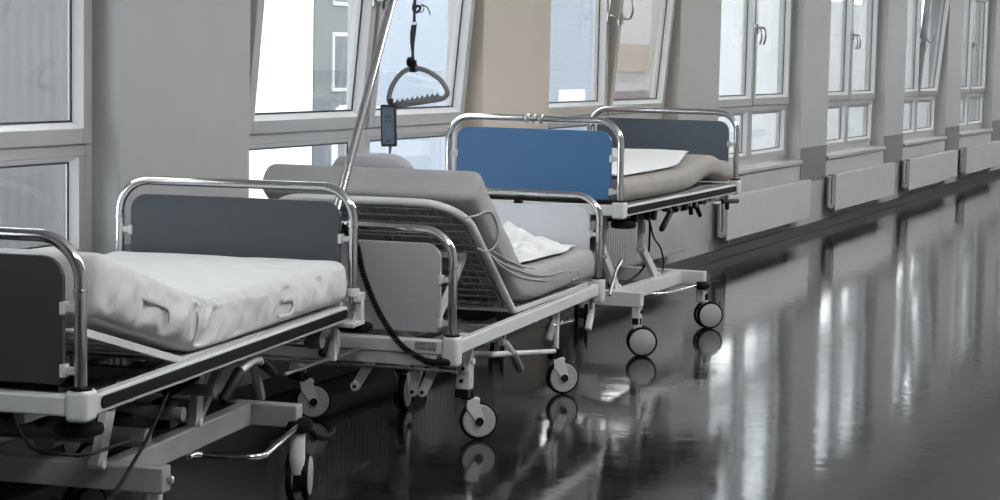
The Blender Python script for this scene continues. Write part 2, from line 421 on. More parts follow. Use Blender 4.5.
def caster(root, u, v, yaw, style='open', top=.20):
    """wheel on the floor under (u,v); yaw turns the rolling direction away from the bed axis"""
    g = P(u, v, 0); R = .076
    ax = Vector((math.cos(yaw), math.sin(yaw), 0)); fw = Vector((-math.sin(yaw), math.cos(yaw), 0))
    c = g + Vector((0, 0, R)); sw = c - fw*(.045 if style == 'open' else .030)
        # swivel axis sits ahead of the wheel
    up = Vector((0, 0, 1))
    bm = NB()
    if style == 'open':      # flat plate fork
        for s in (-1, 1):
            pl = [(-.052, .085), (-.005, .085), (.022, -.0), (.012, -.014), (-.008, -.010), (-.052, .05)]
            prism(bm, pl, lambda a, b: c + fw*a + up*b + ax*(s*.021), lambda a, b: c + fw*a + up*b + ax*(s*.0245))
        prism(bm, [(-.055, .078), (.0, .078), (.0, .09), (-.055, .09)], lambda a, b: c + fw*a + up*b - ax*.024, lambda a, b: c + fw*a + up*b + ax*.024)
    elif style == 'cover': tube(bm, [sw + up*.115, sw + up*.08, c + up*.03, c + up*.0], [.024, .025, .014, .012], 14)
    else:                    # rounded hood fork
        tube(bm, crom([sw + up*.165, sw + up*.10 - fw*.02, c - fw*.052 + up*.055, c - fw*.050 + up*.015], 4), [.026]*6 + [.027, .027, .026, .025, .023, .022, .020], 14)
    fork = obj('caster', bm, M['white_paint'], root, bevel=.0015)
    tw = [(0, .017)] if style == 'open' else [(-.027, .013), (.027, .013)]     # one wide or two slim wheels
    for off, w in tw:
        bm = NB(); m = axis_m(c + ax*off, ax)
        lathe(bm, [(R-.016, -w*.8), (R-.004, -w*.8), (R, -w*.4), (R, w*.4), (R-.004, w*.8), (R-.016, w*.8)], m, 32)
        ty = obj('tyre', bm, M['rubber'], fork)
        bm = NB(); d = R-.011
        lathe(bm, [(d*.94, -w-.001), (d, -w*.85), (d, w*.85), (d*.94, w+.001)], m, 32); obj('wheel_disc', bm, M['disc'], fork)
    if style != 'open':
        bm = NB(); box(bm, (-.014, -.06, -.045), (.014, .03, .04), Matrix.Translation(c) @ Matrix.Rotation(yaw, 4, 'Z')); obj('brake_housing', bm, M['black'], fork, bevel=.006)
    bm = NB()
    if style == 'open': cyl(bm, c - ax*.030, c + ax*.030, .016)
    cyl(bm, sw + up*.085, sw + up*.118, .026)
    obj('hub', bm, M['black'], fork)
    bm = NB(); cyl(bm, sw + up*.112, sw + up*max(.14, top-.0-R), .017)
    obj('stem', bm, M['steel'], fork)
    return fork, sw

def lever(root, pts, r=.010, grip=None, grip_r=.015, name='lever', m='white_paint', gm='black'):
    bm = NB(); tube(bm, fil(pts, .025, 5), r, 10); o = obj(name, bm, M[m], root)
    if grip:
        bm = NB(); a, b = Vector(grip[0]), Vector(grip[1])
        tube(bm, [a, a.lerp(b, .06), a.lerp(b, .94), b], [grip_r*.75, grip_r, grip_r, grip_r*.75], 12); obj('grip', bm, M[gm], o)
    return o

def end_board(root, u, zr, name, panel, lower=.0, out=-1):
    zt = zr + .387
    bm = NB(); path = fil([P(u, 0, zr-.05), P(u, 0, zt), P(u, W, zt), P(u, W, zr-.05)], .115, 12)
    tube(bm, path, .0165, 16)
    for v in (0, W):
        lathe(bm, [(.0165, -.004), (.0195, -.003), (.0195, .003), (.0165, .004)], axis_m(P(u, v, zt-.135), (0, 0, 1)), 16)
    fr = obj(name, bm, M['chrome'], root)
    # panel with rounded upper corners
    z0, z1 = zr + .008, zr + .337; a, b = .046, W-.046
    pts = [(a+.012, z0), (b-.012, z0), (b, z0+.012)] + [(b-.06+.06*math.cos(t), z1-.06+.06*math.sin(t)) for t in [i*PI/16 for i in range(9)]] + \
          [(a+.06+.06*math.cos(t), z1-.06+.06*math.sin(t)) for t in [PI/2+i*PI/16 for i in range(9)]] + [(a, z0+.012)]
    bm = NB(); prism(bm, pts, lambda v, z: P(u-.010, v, z), lambda v, z: P(u+.010, v, z))
    obj('panel', bm, M[panel], fr, bevel=.003)
    for v, s in ((0, 1), (W, -1)):
        for z in (zr+.205, zr+.045):
            bm = NB(); box(bm, P(u-.008, v+s*.010, z-.010), P(u+.008, v+s*.04, z+.010)); box(bm, P(u-.015, v+s*.038, z-.017), P(u+.015, v+s*.053, z+.017))
            obj('panel_clip', bm, M['white_paint'], fr, bevel=.003)
    return fr

def bumper(root, u, v, z, parent=None):
    bm = NB(); lathe(bm, [(.05, -.016), (.062, -.011), (.065, 0), (.062, .011), (.05, .016)], axis_m(P(u, v, z), (0, 0, 1)), 28)
    lathe(bm, [(.012, .0), (.012, .045)], axis_m(P(u, v, z), (0, 0, 1)), 12)
    obj('bumper_wheel', bm, M['rubber'], root)

def side_frame(root, zr, u1, strip, blockdrop=.085, far_block=True):
    for v, s in ((0, 1), (W, -1)):
        bm = NB(); box(bm, P(.03, v-s*.012, zr-.078), P(u1, v+s*.022, zr-.024)); 
        r = obj('side_rail', bm, M['white_paint'], root, bevel=.006, seg=3)
        if strip:
            bm = NB(); c = zr-.050
            prism(bm, [((.090+u1-.012)/2 + p, c+q) for p, q in rrect(u1-.012-.090, .032, .0155)], lambda u, z: P(u, v-s*.010, z), lambda u, z: P(u, v-s*.017, z))
            obj('rail_strip', bm, M['rubber'], r, bevel=.002)
    for u in (0, L):
        bm = NB(); box(bm, P(u-.026, .03, zr-.070), P(u+.026, W-.03, zr-.018)); obj('end_beam', bm, M['white_paint'], root, bevel=.006, seg=3)
    for u in (0, L):
        for v in (0, W):
            if u and not far_block and v == 0: continue
            bm = NB(); box(bm, P(u-.031, v-.031, zr-blockdrop), P(u+.040 if not u else u+.031, v+.031, zr))
            o = obj('corner_block', bm, M['white_paint'], root, bevel=.014, seg=4)
            bm = NB(); lathe(bm, [(.030, -.002), (.030, .004), (.024, .006)], axis_m(P(u, v, zr), (0, 0, 1)), 20); obj('collar', bm, M['black'], o)

def deck(root, pts, name='mattress_support', wire=False, m='white_paint', arc=.0, v0=.05, v1=.85):
    """tube frame with slats following (u,z) polyline"""
    bm = NB()
    for v in (v0, v1):
        for i in range(len(pts)-1): bar(bm, P(pts[i][0], v, pts[i][1]), P(pts[i+1][0], v, pts[i+1][1]), .03, .022)
    for i in range(len(pts)-1):
        n = max(2, int(math.hypot(pts[i+1][0]-pts[i][0], pts[i+1][1]-pts[i][1])/.11))
        for k in range(n+1):
            q = k/n; u = pts[i][0]*(1-q)+pts[i+1][0]*q; z = pts[i][1]*(1-q)+pts[i+1][1]*q
            bar(bm, P(u, v0, z), P(u, v1, z), .03, .008)
    return obj(name, bm, M[m], root, bevel=.002)

def arms(root, zb, specs):
    for (u0, z0, u1, z1, vs) in specs:
        for v in vs:
            bm = NB(); bar(bm, P(u0, v, z0), P(u1, v, z1), .028, .05, up=(0, 1, 0)); 
            for u, z in ((u0, z0+.01), (u1, z1-.01)): cyl(bm, P(u, v-.024, z), P(u, v+.024, z), .014, 12)
            obj('lift_arm', bm, M['white_paint'], root, bevel=.003)

def base_frame(root, u0, u1, zt, va=.0, vb=.82, h=.075, m='white_paint', ins=.155):
    bm = NB()
    for u in (u0, u1): box(bm, P(u-.03, va, zt-h), P(u+.03, vb, zt))
    for v in (va+ins, vb-ins): box(bm, P(u0+.03, v-.025, zt-h), P(u1-.03, v+.025, zt))
    b = obj('base_frame', bm, M[m], root, bevel=.005, seg=2)
    return b

def cable(root, pts, r=.005, name='cable', m='black', n=6):
    bm = NB(); tube(bm, crom(pts, n), r, 8); return obj(name, bm, M[m], root)

def understructure(root, zr, u0, u1):
    """cross tubes, actuators and gas springs below the mattress deck"""
    bm = NB()
    for u in (.25, .72, 1.15, 1.72): bar(bm, P(u, .03, zr-.06), P(u, W-.03, zr-.06), .03, .04)
    for v in (.2, .7): bar(bm, P(.05, v, zr-.075), P(2.05, v, zr-.075), .03, .035)
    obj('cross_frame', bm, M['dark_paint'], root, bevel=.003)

def bed(loc, rz, zr, label, near, far, strip, u_rail, **k):
    root = tag(empty('hospital_bed', loc, rz), label, 'hospital bed', None)
    side_frame(root, zr, u_rail, strip, **k)
    h = end_board(root, 0, zr, 'headboard' if k.get('x') else 'end_board', near)
    f = end_board(root, L, zr, 'end_board', far)
    return root, h, f
def bed_loc(x, y, h):
    d = Vector((math.sin(h), math.cos(h), 0)); n = Vector((-math.cos(h), math.sin(h), 0))
    return Vector((x, y, 0)) + d*(L/2) + n*.45, -h

# ---------------- bed 1, nearest, dark boards
Z1 = .631
loc, rz = bed_loc(-2.8947, 4.2249, -.1365)
b1, b1n, b1f = bed(loc, rz, Z1, 'nearest hospital bed with dark grey end boards and a white sheeted mattress', 'board_dark', 'board_slate', True, 2.03, far_block=False)
bumper(b1, .05, .03, Z1-.113); bumper(b1, 2.21, .02, Z1-.122); bumper(b1, .05, W-.03, Z1-.113)
bm = NB()   # open bracket carrying the far right post
box(bm, P(2.10, -.028, Z1-.018), P(2.18, .038, Z1+.012)); box(bm, P(2.14, -.028, Z1-.10), P(2.17, .008, Z1-.018)); box(bm, P(2.05, -.028, Z1-.105), P(2.18, .038, Z1-.088))
lathe(bm, [(.026, 0), (.026, .03)], axis_m(P(L, 0, Z1), (0, 0, 1)), 18)
obj('post_bracket', bm, M['white_paint'], b1, bevel=.004)
deck(b1, [(.08, .766), (.71, .600), (2.05, .586)])
understructure(b1, Z1-.02, .5, 1.6)
ZB = .325
base_frame(b1, .54, 1.605, ZB, .005, .80, m='base_shaded', ins=.185)
bm = NB(); lathe(bm, [(.006, -.012), (.011, -.006), (.011, .004), (.006, .008)], axis_m(P(.55, -.004, ZB-.040), (1, 0, 0)), 14); obj('bolt', bm, M['steel'], b1)
bm = NB(); box(bm, P(.508, .09, ZB-.07), P(.5095, .20, ZB-.004)); obj('cover_plate', bm, M['base_shaded'], b1, bevel=.0005)
arms(b1, ZB, [(.50, ZB-.01, .60, .545, (.20,)), (.50, ZB-.01, .60, .545, (.66,)), (1.14, ZB, 1.17, .55, (.18, .66))])
bm = NB()    # lifting bracket near the far end of the chassis
tube(bm, fil([P(1.15, .18, .33), P(1.33, .18, .475), P(1.60, .18, .50), P(1.70, .18, .32)], .02, 4), .017, 8); tube(bm, fil([P(1.15, .62, .33), P(1.33, .62, .475), P(1.60, .62, .50), P(1.70, .62, .32)], .02, 4), .017, 8)
obj('lift_bracket', bm, M['base_shaded'], b1)
bm = NB()
tube(bm, [P(.60, .42, .36), P(1.25, .42, .47)], .032, 14); tube(bm, [P(1.25, .42, .47), P(1.62, .42, .53)], .013, 10)
obj('actuator', bm, M['grey_plastic'], b1)
bm = NB(); tube(bm, [P(.35, .30, .47), P(1.0, .30, .50)], .020, 12); tube(bm, [P(1.0, .30, .50), P(1.5, .30, .535)], .008, 8); obj('gas_spring', bm, M['black'], b1)
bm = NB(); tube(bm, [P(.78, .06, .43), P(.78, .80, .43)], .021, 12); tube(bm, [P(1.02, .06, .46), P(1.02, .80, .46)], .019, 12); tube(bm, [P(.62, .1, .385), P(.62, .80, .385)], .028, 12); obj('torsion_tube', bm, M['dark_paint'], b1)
bm = NB(); box(bm, P(.62, .50, .40), P(.86, .70, .52)); obj('motor_box', bm, M['black'], b1, bevel=.01)
bm = NB(); box(bm, P(.66, .20, .345), P(.74, .30, .43)); box(bm, P(.86, .14, .36), P(.92, .2, .45)); obj('junction_box', bm, M['black'], b1, bevel=.006)
bm = NB()
for i in range(7): lathe(bm, [(.008, -.006), (.017, 0), (.008, .006)], axis_m(P(.62+.032*i, .04, .52+.003*i), (0, 1, .1)), 10)
obj('spiral_hose', bm, M['black'], b1)
cable(b1, [P(.60, .03, .525), P(.52, .02, .48), P(.42, .01, .425), P(.30, 0, .375), P(.18, -.01, .33), P(.06, .02, .27), P(.0, .10, .22)], .0055)
cable(b1, [P(.02, .20, .58), P(-.01, .185, .55), P(-.02, .15, .50), P(-.01, .11, .465), P(.15, .06, .43), P(.5, .10, .40)], .005)
lever(b1, [P(1.40, .10, .485), P(1.33, .04, .515), P(1.24, .03, .525), P(1.13, .03, .505)], .014, (P(1.14, .03, .508), P(1.00, .03, .432)), .018)
lever(b1, [P(1.30, .04, .52), P(1.34, .04, .505)], .012, (P(1.34, .04, .505), P(1.46, .04, .450)), .017)
lever(b1, [P(1.85, .12, .50), P(1.98, .06, .52), P(2.02, .06, .49)], .010, (P(2.02, .06, .505), P(1.97, .06, .435)), .015)
bm = NB(); box(bm, P(2.075, .05, .40), P(2.105, .07, .555)); obj('hook_plate', bm, M['white_paint'], b1, bevel=.003)
bm = NB(); lathe(bm, [(.03, -.03), (.034, -.02), (.034, .02), (.03, .03)], axis_m(P(1.92, .07, .50), (1, 0, 0)), 18); lathe(bm, [(.012, -.06), (.012, .05)], axis_m(P(2.0, .07, .505), (0, 1, 0)), 12); obj('crank_socket', bm, M['grey_plastic'], b1)
bm = NB(); tube(bm, [P(1.63, .07, .42), P(2.4, .07, .40)], .007, 8); obj('push_rod', bm, M['steel'], b1)
# far right leg, cap, brake pedal
bm = NB(); box(bm, P(1.585, .008, .24), P(1.63, .05, ZB-.074)); obj('leg', bm, M['white_paint'], b1, bevel=.004)
bm = NB(); lathe(bm, [(.03, -.028), (.046, -.02), (.05, -.004), (.045, .014), (.03, .022)], axis_m(P(1.615, .012, .258), (0, 0, 1)), 24); obj('leg_cap', bm, M['rubber'], b1)
bm = NB(); tube(bm, fil([P(1.0, .14, .255), P(1.06, .14, .252), P(1.085, -.065, .250), P(1.58, .0, .258)], .05, 6), .0105, 12); po = obj('brake_pedal', bm, M['chrome'], b1)
bm = NB(); tube(bm, crom([P(1.64, .02, .262), P(1.69, .01, .245), P(1.72, -.01, .20), P(1.79, -.03, .185), P(1.85, -.03, .20)], 4), .011, 10); obj('foot_lever', bm, M['black'], b1)
caster(b1, 1.650, .022, math.radians(13), 'hood', .24)
caster(b1, .60, .07, math.radians(20), 'hood', .26); caster(b1, .56, .79, math.radians(35), 'hood', .26); caster(b1, 1.60, .79, math.radians(-20), 'hood', .26)

# ---------------- bed 2, middle, raised backrest
Z2 = .467
loc, rz = bed_loc(-2.9385, 6.6511, -.0890)
b2, b2n, b2f = bed(loc, rz, Z2, 'middle hospital bed with pale boards and its wire mesh backrest raised', 'board_light', 'board_pale', False, 2.19, blockdrop=.115)
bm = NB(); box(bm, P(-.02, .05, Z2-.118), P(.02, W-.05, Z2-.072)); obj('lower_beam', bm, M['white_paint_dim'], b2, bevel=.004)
bm = NB(); tube(bm, [P(-.03, -.03, Z2-.128), P(-.03, W, Z2-.128)], .006, 8); obj('push_rod', bm, M['steel'], b2)
deck(b2, [(.90, .452), (2.06, .440)])
understructure(b2, Z2-.015, .2, 1.6)
# raised backrest: rounded tube frame with wire mesh
B0 = Vector((.90, .455)); B1 = Vector((.215, .935)); bd = (B1-B0); bl = bd.length; bd.normalize(); bn = Vector((-bd.y, bd.x)) * -1
def BR(s, v, off=0.): q = B0 + bd*s + bn*off; return P(q.x, v, q.y)
bm = NB(); path = fil([BR(0, .045), BR(bl, .045), BR(bl, W-.045), BR(0, W-.045)], .17, 12)
T0 = BR(1, 0) - BR(0, 0); nn = (BR(0, 0, 1) - BR(0, 0)).normalized()
tube(bm, path, .016, 12); brf = obj('backrest_frame', bm, M['white_paint'], b2)
bm = NB(); nv = 20; ns = 16
def lim(s):   # half width allowed near the rounded corners
    d = max(0, s-(bl-.17)); return .17 - math.sqrt(max(0, .17**2 - d*d)) if d > 0 else 0
for i in range(1, nv):
    v = .045 + (W-.09)*i/nv; e = min(v-.045, W-.045-v)
    top = bl if e > .17 else bl-.17+math.sqrt(max(0, .17**2-(.17-e)**2))
    tube(bm, [BR(.02, v, .004), BR(top, v, .004)], .0032, 5)
for j in range(1, ns):
    s = bl*j/ns; q = lim(s); tube(bm, [BR(s, .045+q, .001), BR(s, W-.045-q, .001)], .0032, 5)
obj('wire_mesh', bm, M['wire'], brf)
bm = NB()
for v in (.13, .77): bar(bm, BR(.46, v, -.01), P(.17, v, .47), .02, .03)
bar(bm, BR(.46, .13, -.012), BR(.46, .77, -.012), .025, .02)
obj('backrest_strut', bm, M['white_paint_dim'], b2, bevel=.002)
# legs and casters of bed 2
bm = NB(); box(bm, P(.365, .050, .205), P(.422, .105, .42)); cyl(bm, P(.386, .035, .315), P(.386, .055, .315), .013, 12); obj('leg', bm, M['white_paint'], b2, bevel=.004)
bm = NB(); box(bm, P(.358, .053, .172), P(.414, .107, .207)); obj('leg_collar', bm, M['black'], b2, bevel=.004)
bm = NB(); cyl(bm, P(.386, .050, .240), P(.386, .056, .240), .008, 12); cyl(bm, P(.352, .08, .240), P(.362, .08, .240), .008, 12); obj('leg_bolt', bm, M['black'], b2)
caster(b2, .437, .032, math.radians(-62), 'open', .17)
bm = NB(); cyl(bm, P(1.575, .045, .17), P(1.575, .045, .40), .013, 12); obj('leg', bm, M['white_paint'], b2)
bm = NB(); lathe(bm, [(.02, -.025), (.032, -.018), (.034, .0), (.03, .016)], axis_m(P(1.575, .045, .190), (0, 0, 1)), 20); obj('leg_cap', bm, M['rubber'], b2)
caster(b2, 1.592, .016, math.radians(-52), 'open', .18)
bm = NB(); tube(bm, fil([P(.60, .30, .30), P(.72, .06, .295), P(1.56, .045, .195)], .03, 5), [.013]*7+[.011], 10); obj('brake_bar', bm, M['white_paint'], b2)
for u, v in ((.525, .84), (1.58, .80)):
    bm = NB(); box(bm, P(u-.024, v-.024, .205), P(u+.024, v+.024, .42)); obj('leg', bm, M['white_paint'], b2, bevel=.004)
    bm = NB(); box(bm, P(u-.027, v-.027, .172), P(u+.027, v+.027, .207)); obj('leg_collar', bm, M['black'], b2, bevel=.004)
    bm = NB(); cyl(bm, P(u, v-.029, .245), P(u, v-.022, .245), .008, 12); cyl(bm, P(u, v-.029, .33), P(u, v-.022, .33), .008, 12); obj('leg_bolt', bm, M['black'], b2)
    caster(b2, u+.051, v-.05, math.radians(-60), 'open', .18)
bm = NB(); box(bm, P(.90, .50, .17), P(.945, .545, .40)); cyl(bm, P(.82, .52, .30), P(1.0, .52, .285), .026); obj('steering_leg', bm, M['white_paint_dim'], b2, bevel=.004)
caster(b2, .955, .53, math.radians(5), 'open', .18)
# release levers hanging from the near beam and the rail
def flat_lever(u, v, z0, z1, dv, du=0.):
    bm = NB(); bar(bm, P(u, v, z0), P(u+du, v+dv, z1), .012, .036, up=(1, 0, 0)); lathe(bm, [(.019, -.010), (.019, .010)], axis_m(P(u+du, v+dv, z1), (0, 1, 0)), 14)
    o = obj('release_lever', bm, M['white_paint'], b2, bevel=.003)
    bm = NB(); cyl(bm, P(u+du-.014, v+dv, z1), P(u+du+.014, v+dv, z1), .007, 10); obj('bolt', bm, M['black'], o)
flat_lever(.05, .335, .345, .245, .062); flat_lever(.05, .145, .345, .24, .022); flat_lever(.03, .075, .345, .245, .045); flat_lever(.36, .05, .38, .29, .02)
lever(b2, [P(.78, .07, .385), P(.74, .05, .35), P(.84, .05, .325), P(.97, .05, .25), P(1.04, .05, .185)], .014, (P(.93, .05, .275), P(1.05, .05, .183)), .018, gm='grey_plastic')
lever(b2, [P(1.50, .06, .40), P(1.53, .05, .345), P(1.46, .05, .25)], .013, (P(1.51, .05, .315), P(1.455, .05, .25)), .020, gm='grey_plastic')
lever(b2, [P(2.12, .06, .40), P(2.19, .05, .37), P(2.21, .05, .31), P(2.15, .05, .225)], .013, (P(2.19, .05, .285), P(2.14, .05, .215)), .017, gm='white_paint')
bm = NB(); cyl(bm, P(1.28, .05, .385), P(1.28, .09, .385), .028); cyl(bm, P(.70, .06, .37), P(.70, .12, .37), .022); obj('pivot_disc', bm, M['white_paint_dim'], b2)
bm = NB()
for i in range(9): lathe(bm, [(.010, -.006), (.022, 0), (.010, .006)], axis_m(P(.92+.022*i, .12, .355+.003*i), (0, 1, .1)), 12)
box(bm, P(1.02, .2, .28), P(1.25, .32, .38)); obj('actuator', bm, M['grey_plastic'], b2, bevel=.004)
bm = NB(); tube(bm, [P(1.5, .07, .308), P(1.62, .05, .310), P(1.80, .03, .306)], .006, 8)
for u in (1.55, 1.60, 1.66, 1.79): lathe(bm, [(.008, -.012), (.014, 0), (.008, .012)], axis_m(P(u, .05, .309), (0, 1, 0)), 10)
obj('linkage_rod', bm, M['chrome'], b2)
bm = NB(); box(bm, P(.10, -.012, .345), P(.125, .01, .375)); obj('red_tag', bm, M['red'], b2, bevel=.002, label='small dull red tag')
# type plate on the near beam
bm = NB(); box(bm, P(-.0265, .050, Z2-.058), P(-.0275, .136, Z2-.024)); pl = obj('type_plate', bm, M['label'], b2, smooth=False, label='small grey type plate')
def text_mesh(s, size):
    cu = bpy.data.curves.new('t', 'FONT'); cu.body = s; cu.size = size; cu.extrude = .0003
    o = bpy.data.objects.new('t', cu); C.objects.link(o); dg = bpy.context.evaluated_depsgraph_get(); dg.update()
    me = bpy.data.meshes.new_from_object(o.evaluated_get(dg)); bpy.data.objects.remove(o); bpy.data.curves.remove(cu)
    return me
def lettering(parent, s, size, mtx, m):
    me = text_mesh(s, size); me.transform(mtx); me.materials.append(m)
    o = bpy.data.objects.new('lettering', me); C.objects.link(o); o.parent = parent; return o
bm = NB()
for v0, v1, z in ((.088, .130, -.030), (.096, .130, -.035), (.092, .130, -.044), (.086, .130, -.049)): box(bm, P(-.0275, v0, Z2+z), P(-.028, v1, Z2+z-.0018))
box(bm, P(-.0275, .078, Z2-.048), P(-.028, .082, Z2-.054)); box(bm, P(-.0275, .068, Z2-.046), P(-.028, .073, Z2-.054)); box(bm, P(-.0275, .055, Z2-.046), P(-.028, .063, Z2-.054))
obj('print_lines', bm, M['mark'], pl, smooth=False)
rot_x = Matrix.Rotation(PI/2, 4, 'X')
lettering(pl, 'CE', .0165, Matrix.Translation(P(-.028, .080, Z2-.040)) @ rot_x, M['mark'])
# little clip on the foot board, thing on the blue board's tube is on bed 3
bm = NB(); prism(bm, [(.375, Z2+.337), (.420, Z2+.337), (.412, Z2+.356), (.383, Z2+.356)], lambda v, z: P(L-.014, v, z), lambda v, z: P(L+.014, v, z)); obj('chart_clip', bm, M['black'], b2, bevel=.002)
# lifting pole
bm = NB(); VP_ = .45
pole = fil([P(-.045, VP_, .40), P(-.045, VP_, .89), P(.025, VP_, .985), P(.525, VP_, 1.706), P(.70, VP_, 1.96), P(.845, VP_, 2.03), P(1.0, VP_, 2.03)], .10, 8)
tube(bm, pole, .0165, 14); obj('lifting_pole', bm, M['chrome'], b2, label='tall chrome lifting pole')
bm = NB(); cyl(bm, P(-.045, VP_, .36), P(-.045, VP_, .50), .024); box(bm, P(-.045, VP_-.02, .41), P(0, VP_+.02, .44)); obj('pole_socket', bm, M['white_paint'], b2, bevel=.002)
bm = NB(); cyl(bm, P(-.045, VP_+.0, .80), P(-.045, VP_, .86), .024); box(bm, P(-.05, VP_-.025, .82), P(.0, VP_+.025, .85)); obj('pole_clamp', bm, M['black'], b2, bevel=.002)
# coiled cable from the pole clamp to the near beam
core = crom([P(-.05, .42, .86), P(-.058, .385, .83), P(-.06, .354, .785), P(-.06, .328, .683), P(-.06, .267, .549), P(-.06, .179, .432), P(-.05, .081, .372)], 40)
hel = []; acc = 0; 
for i in range(len(core)-1):
    t_ = (core[i+1]-core[i]); ln = t_.length; t_.normalize(); a_ = t_.cross(Vector((0, 1, 0))).normalized(); c_ = a_.cross(t_)
    nst = max(1, int(ln/.0012))
    for k in range(nst):
        acc += ln/nst; ph = acc/.0105*2*PI; hel.append(core[i].lerp(core[i+1], k/nst) + (a_*math.cos(ph)+c_*math.sin(ph))*.0085)
bm = NB(); tube(bm, hel, .0046, 5); obj('coiled_cable', bm, M['black'], b2, label='black coiled cable')
bm = NB(); tube(bm, crom([P(-.05, .085, .376), P(-.055, .05, .372), P(-.045, .02, .375), P(-.02, .0, .37)], 5), .013, 10); obj('cable_plug', bm, M['black'], b2)

# ---------------- bed 3, far, blue board
Z3 = .806
loc, rz = bed_loc(-3.1445, 9.0863, -.0121)
b3, b3n, b3f = bed(loc, rz, Z3, 'farthest hospital bed with a blue end board, raised high on its chassis', 'board_blue', 'board_slate_lit', True, 2.16)
bumper(b3, .16, .03, Z3-.125); bumper(b3, .05, W-.03, Z3-.113)
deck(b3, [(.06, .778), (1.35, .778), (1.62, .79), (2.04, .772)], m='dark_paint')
understructure(b3, Z3-.02, .3, 1.5)
for c_ in b3n.children:
    if c_.name.startswith('panel') and 'clip' not in c_.name: c_['label'] = 'blue laminate panel'
bm = NB()
for v in (.41, .45, .485): lathe(bm, [(.0165, -.010), (.024, -.006), (.024, .006), (.0165, .010)], axis_m(P(0, v, Z3+.387), (1, 0, 0)), 16)
cyl(bm, P(-.02, .43, Z3+.387), P(-.02, .47, Z3+.387), .010, 10)
obj('tube_clamp', bm, M['steel'], b3n)
base_frame(b3, .40, 1.54, .325, .0, .78)
arms(b3, .325, [(.525, .32, .30, .52, (.18, .60)), (1.19, .32, .925, .50, (.18, .60))])
bm = NB(); 
for v in (.18, .60):
    bar(bm, P(.925, v, .50), P(.915, v, .74), .03, .045, up=(0, 1, 0)); bar(bm, P(.30, v, .52), P(.28, v, .74), .03, .045, up=(0, 1, 0))
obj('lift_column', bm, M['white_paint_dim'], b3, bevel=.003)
bm = NB(); tube(bm, [P(.45, .40, .36), P(.95, .40, .60)], .030, 14); tube(bm, [P(.95, .40, .60), P(1.25, .40, .74)], .013, 10); obj('actuator', bm, M['grey_plastic'], b3)
for u in (.405, 1.555):
    bm = NB(); box(bm, P(u-.024, .006, .155), P(u+.024, .048, .252)); obj('leg', bm, M['white_paint'], b3, bevel=.004)
    bm = NB(); cyl(bm, P(u+.0, -.002, .225), P(u, .007, .225), .010, 10); obj('leg_bolt', bm, M['black'], b3)
    caster(b3, .413 if u < 1 else 1.607, .0 if u < 1 else -.005, math.radians(-66 if u < 1 else -52), 'cover', .16)
caster(b3, .38, .77, .3, 'hood', .26); caster(b3, 1.47, .70, math.radians(20), 'hood', .26)
bm = NB(); tube(bm, fil([P(.98, .16, .25), P(1.0, .11, .25), P(1.03, .07, .25), P(1.47, .02, .252)], .04, 5), .0105, 12); obj('brake_pedal', bm, M['chrome'], b3)
bm = NB(); lathe(bm, [(.03, -.02), (.042, -.01), (.042, .008), (.03, .02)], axis_m(P(1.49, .0, .252), (0, 0, 1)), 20); tube(bm, [P(1.49, .0, .25), P(1.66, -.0, .255), P(1.78, -.01, .25)], .009, 8); obj('foot_lever', bm, M['black'], b3)
def hang(u, v, z0, du, dz, r=.014):
    lever(b3, [P(u, v+.05, z0+.05), P(u, v, z0+.03), P(u, v, z0)], .009, (P(u, v, z0+.005), P(u+du, v, z0+dz)), r, m='steel')
hang(.94, .03, .685, -.15, -.075, .016); hang(1.03, .04, .72, .05, -.03); hang(1.31, .03, .70, .02, -.045, .013); hang(1.42, .03, .69, .09, -.055, .013); hang(.62, .04, .73, -.05, -.05); hang(2.06, .03, .685, .0, -.05, .013); hang(1.18, .05, .72, .0, -.04, .016)
bm = NB(); tube(bm, [P(1.93, .03, .69), P(2.28, .03, .672)], .014, 10); obj('handle_bar', bm, M['black'], b3)
bm = NB(); tube(bm, crom([P(1.62, .04, .70), P(1.75, .04, .70), P(1.9, .04, .685), P(2.02, .04, .705)], 5), .012, 8); box(bm, P(1.12, .04, .68), P(1.2, .06, .72)); obj('gutter', bm, M['white_paint'], b3)
bm = NB(); box(bm, P(.55, .12, .66), P(.85, .3, .73)); box(bm, P(1.2, .1, .68), P(1.4, .2, .73)); obj('motor_box', bm, M['black'], b3, bevel=.006)
for i, (u, v, z, a_, b_, c_) in enumerate(((.40, .05, .70, .05, .03, .05), (.52, .07, .71, .07, .03, .045), (.70, .05, .70, .06, .03, .06), (.80, .09, .69, .05, .03, .05), (.92, .05, .715, .05, .03, .03), (1.08, .07, .70, .05, .03, .05), (1.26, .05, .70, .06, .03, .04), (1.48, .05, .70, .05, .03, .04), (1.60, .06, .71, .05, .02, .03))):
    bm = NB(); box(bm, P(u-a_/2, v-b_/2, z-c_/2), P(u+a_/2, v+b_/2, z+c_/2), Matrix.Translation(P(u, v, z)) @ Matrix.Rotation(.3*math.sin(i*2.1), 4, 'X') @ Matrix.Translation(-P(u, v, z))); obj('latch', bm, M['black'], b3, bevel=.006)
cable(b3, [P(1.05, .2, .70), P(1.12, .2, .62), P(1.13, .2, .52), P(1.10, .2, .42), P(.95, .2, .355), P(.73, .2, .335), P(.46, .2, .337)], .006)
cable(b3, [P(1.10, .2, .66), P(1.20, .2, .535), P(1.33, .2, .465), P(1.40, .2, .38), P(1.38, .2, .335)], .005)
lever(b3, [P(.24, .12, .32), P(.34, .12, .44), P(.42, .12, .48)], .009, None, name='tie_rod', m='steel')

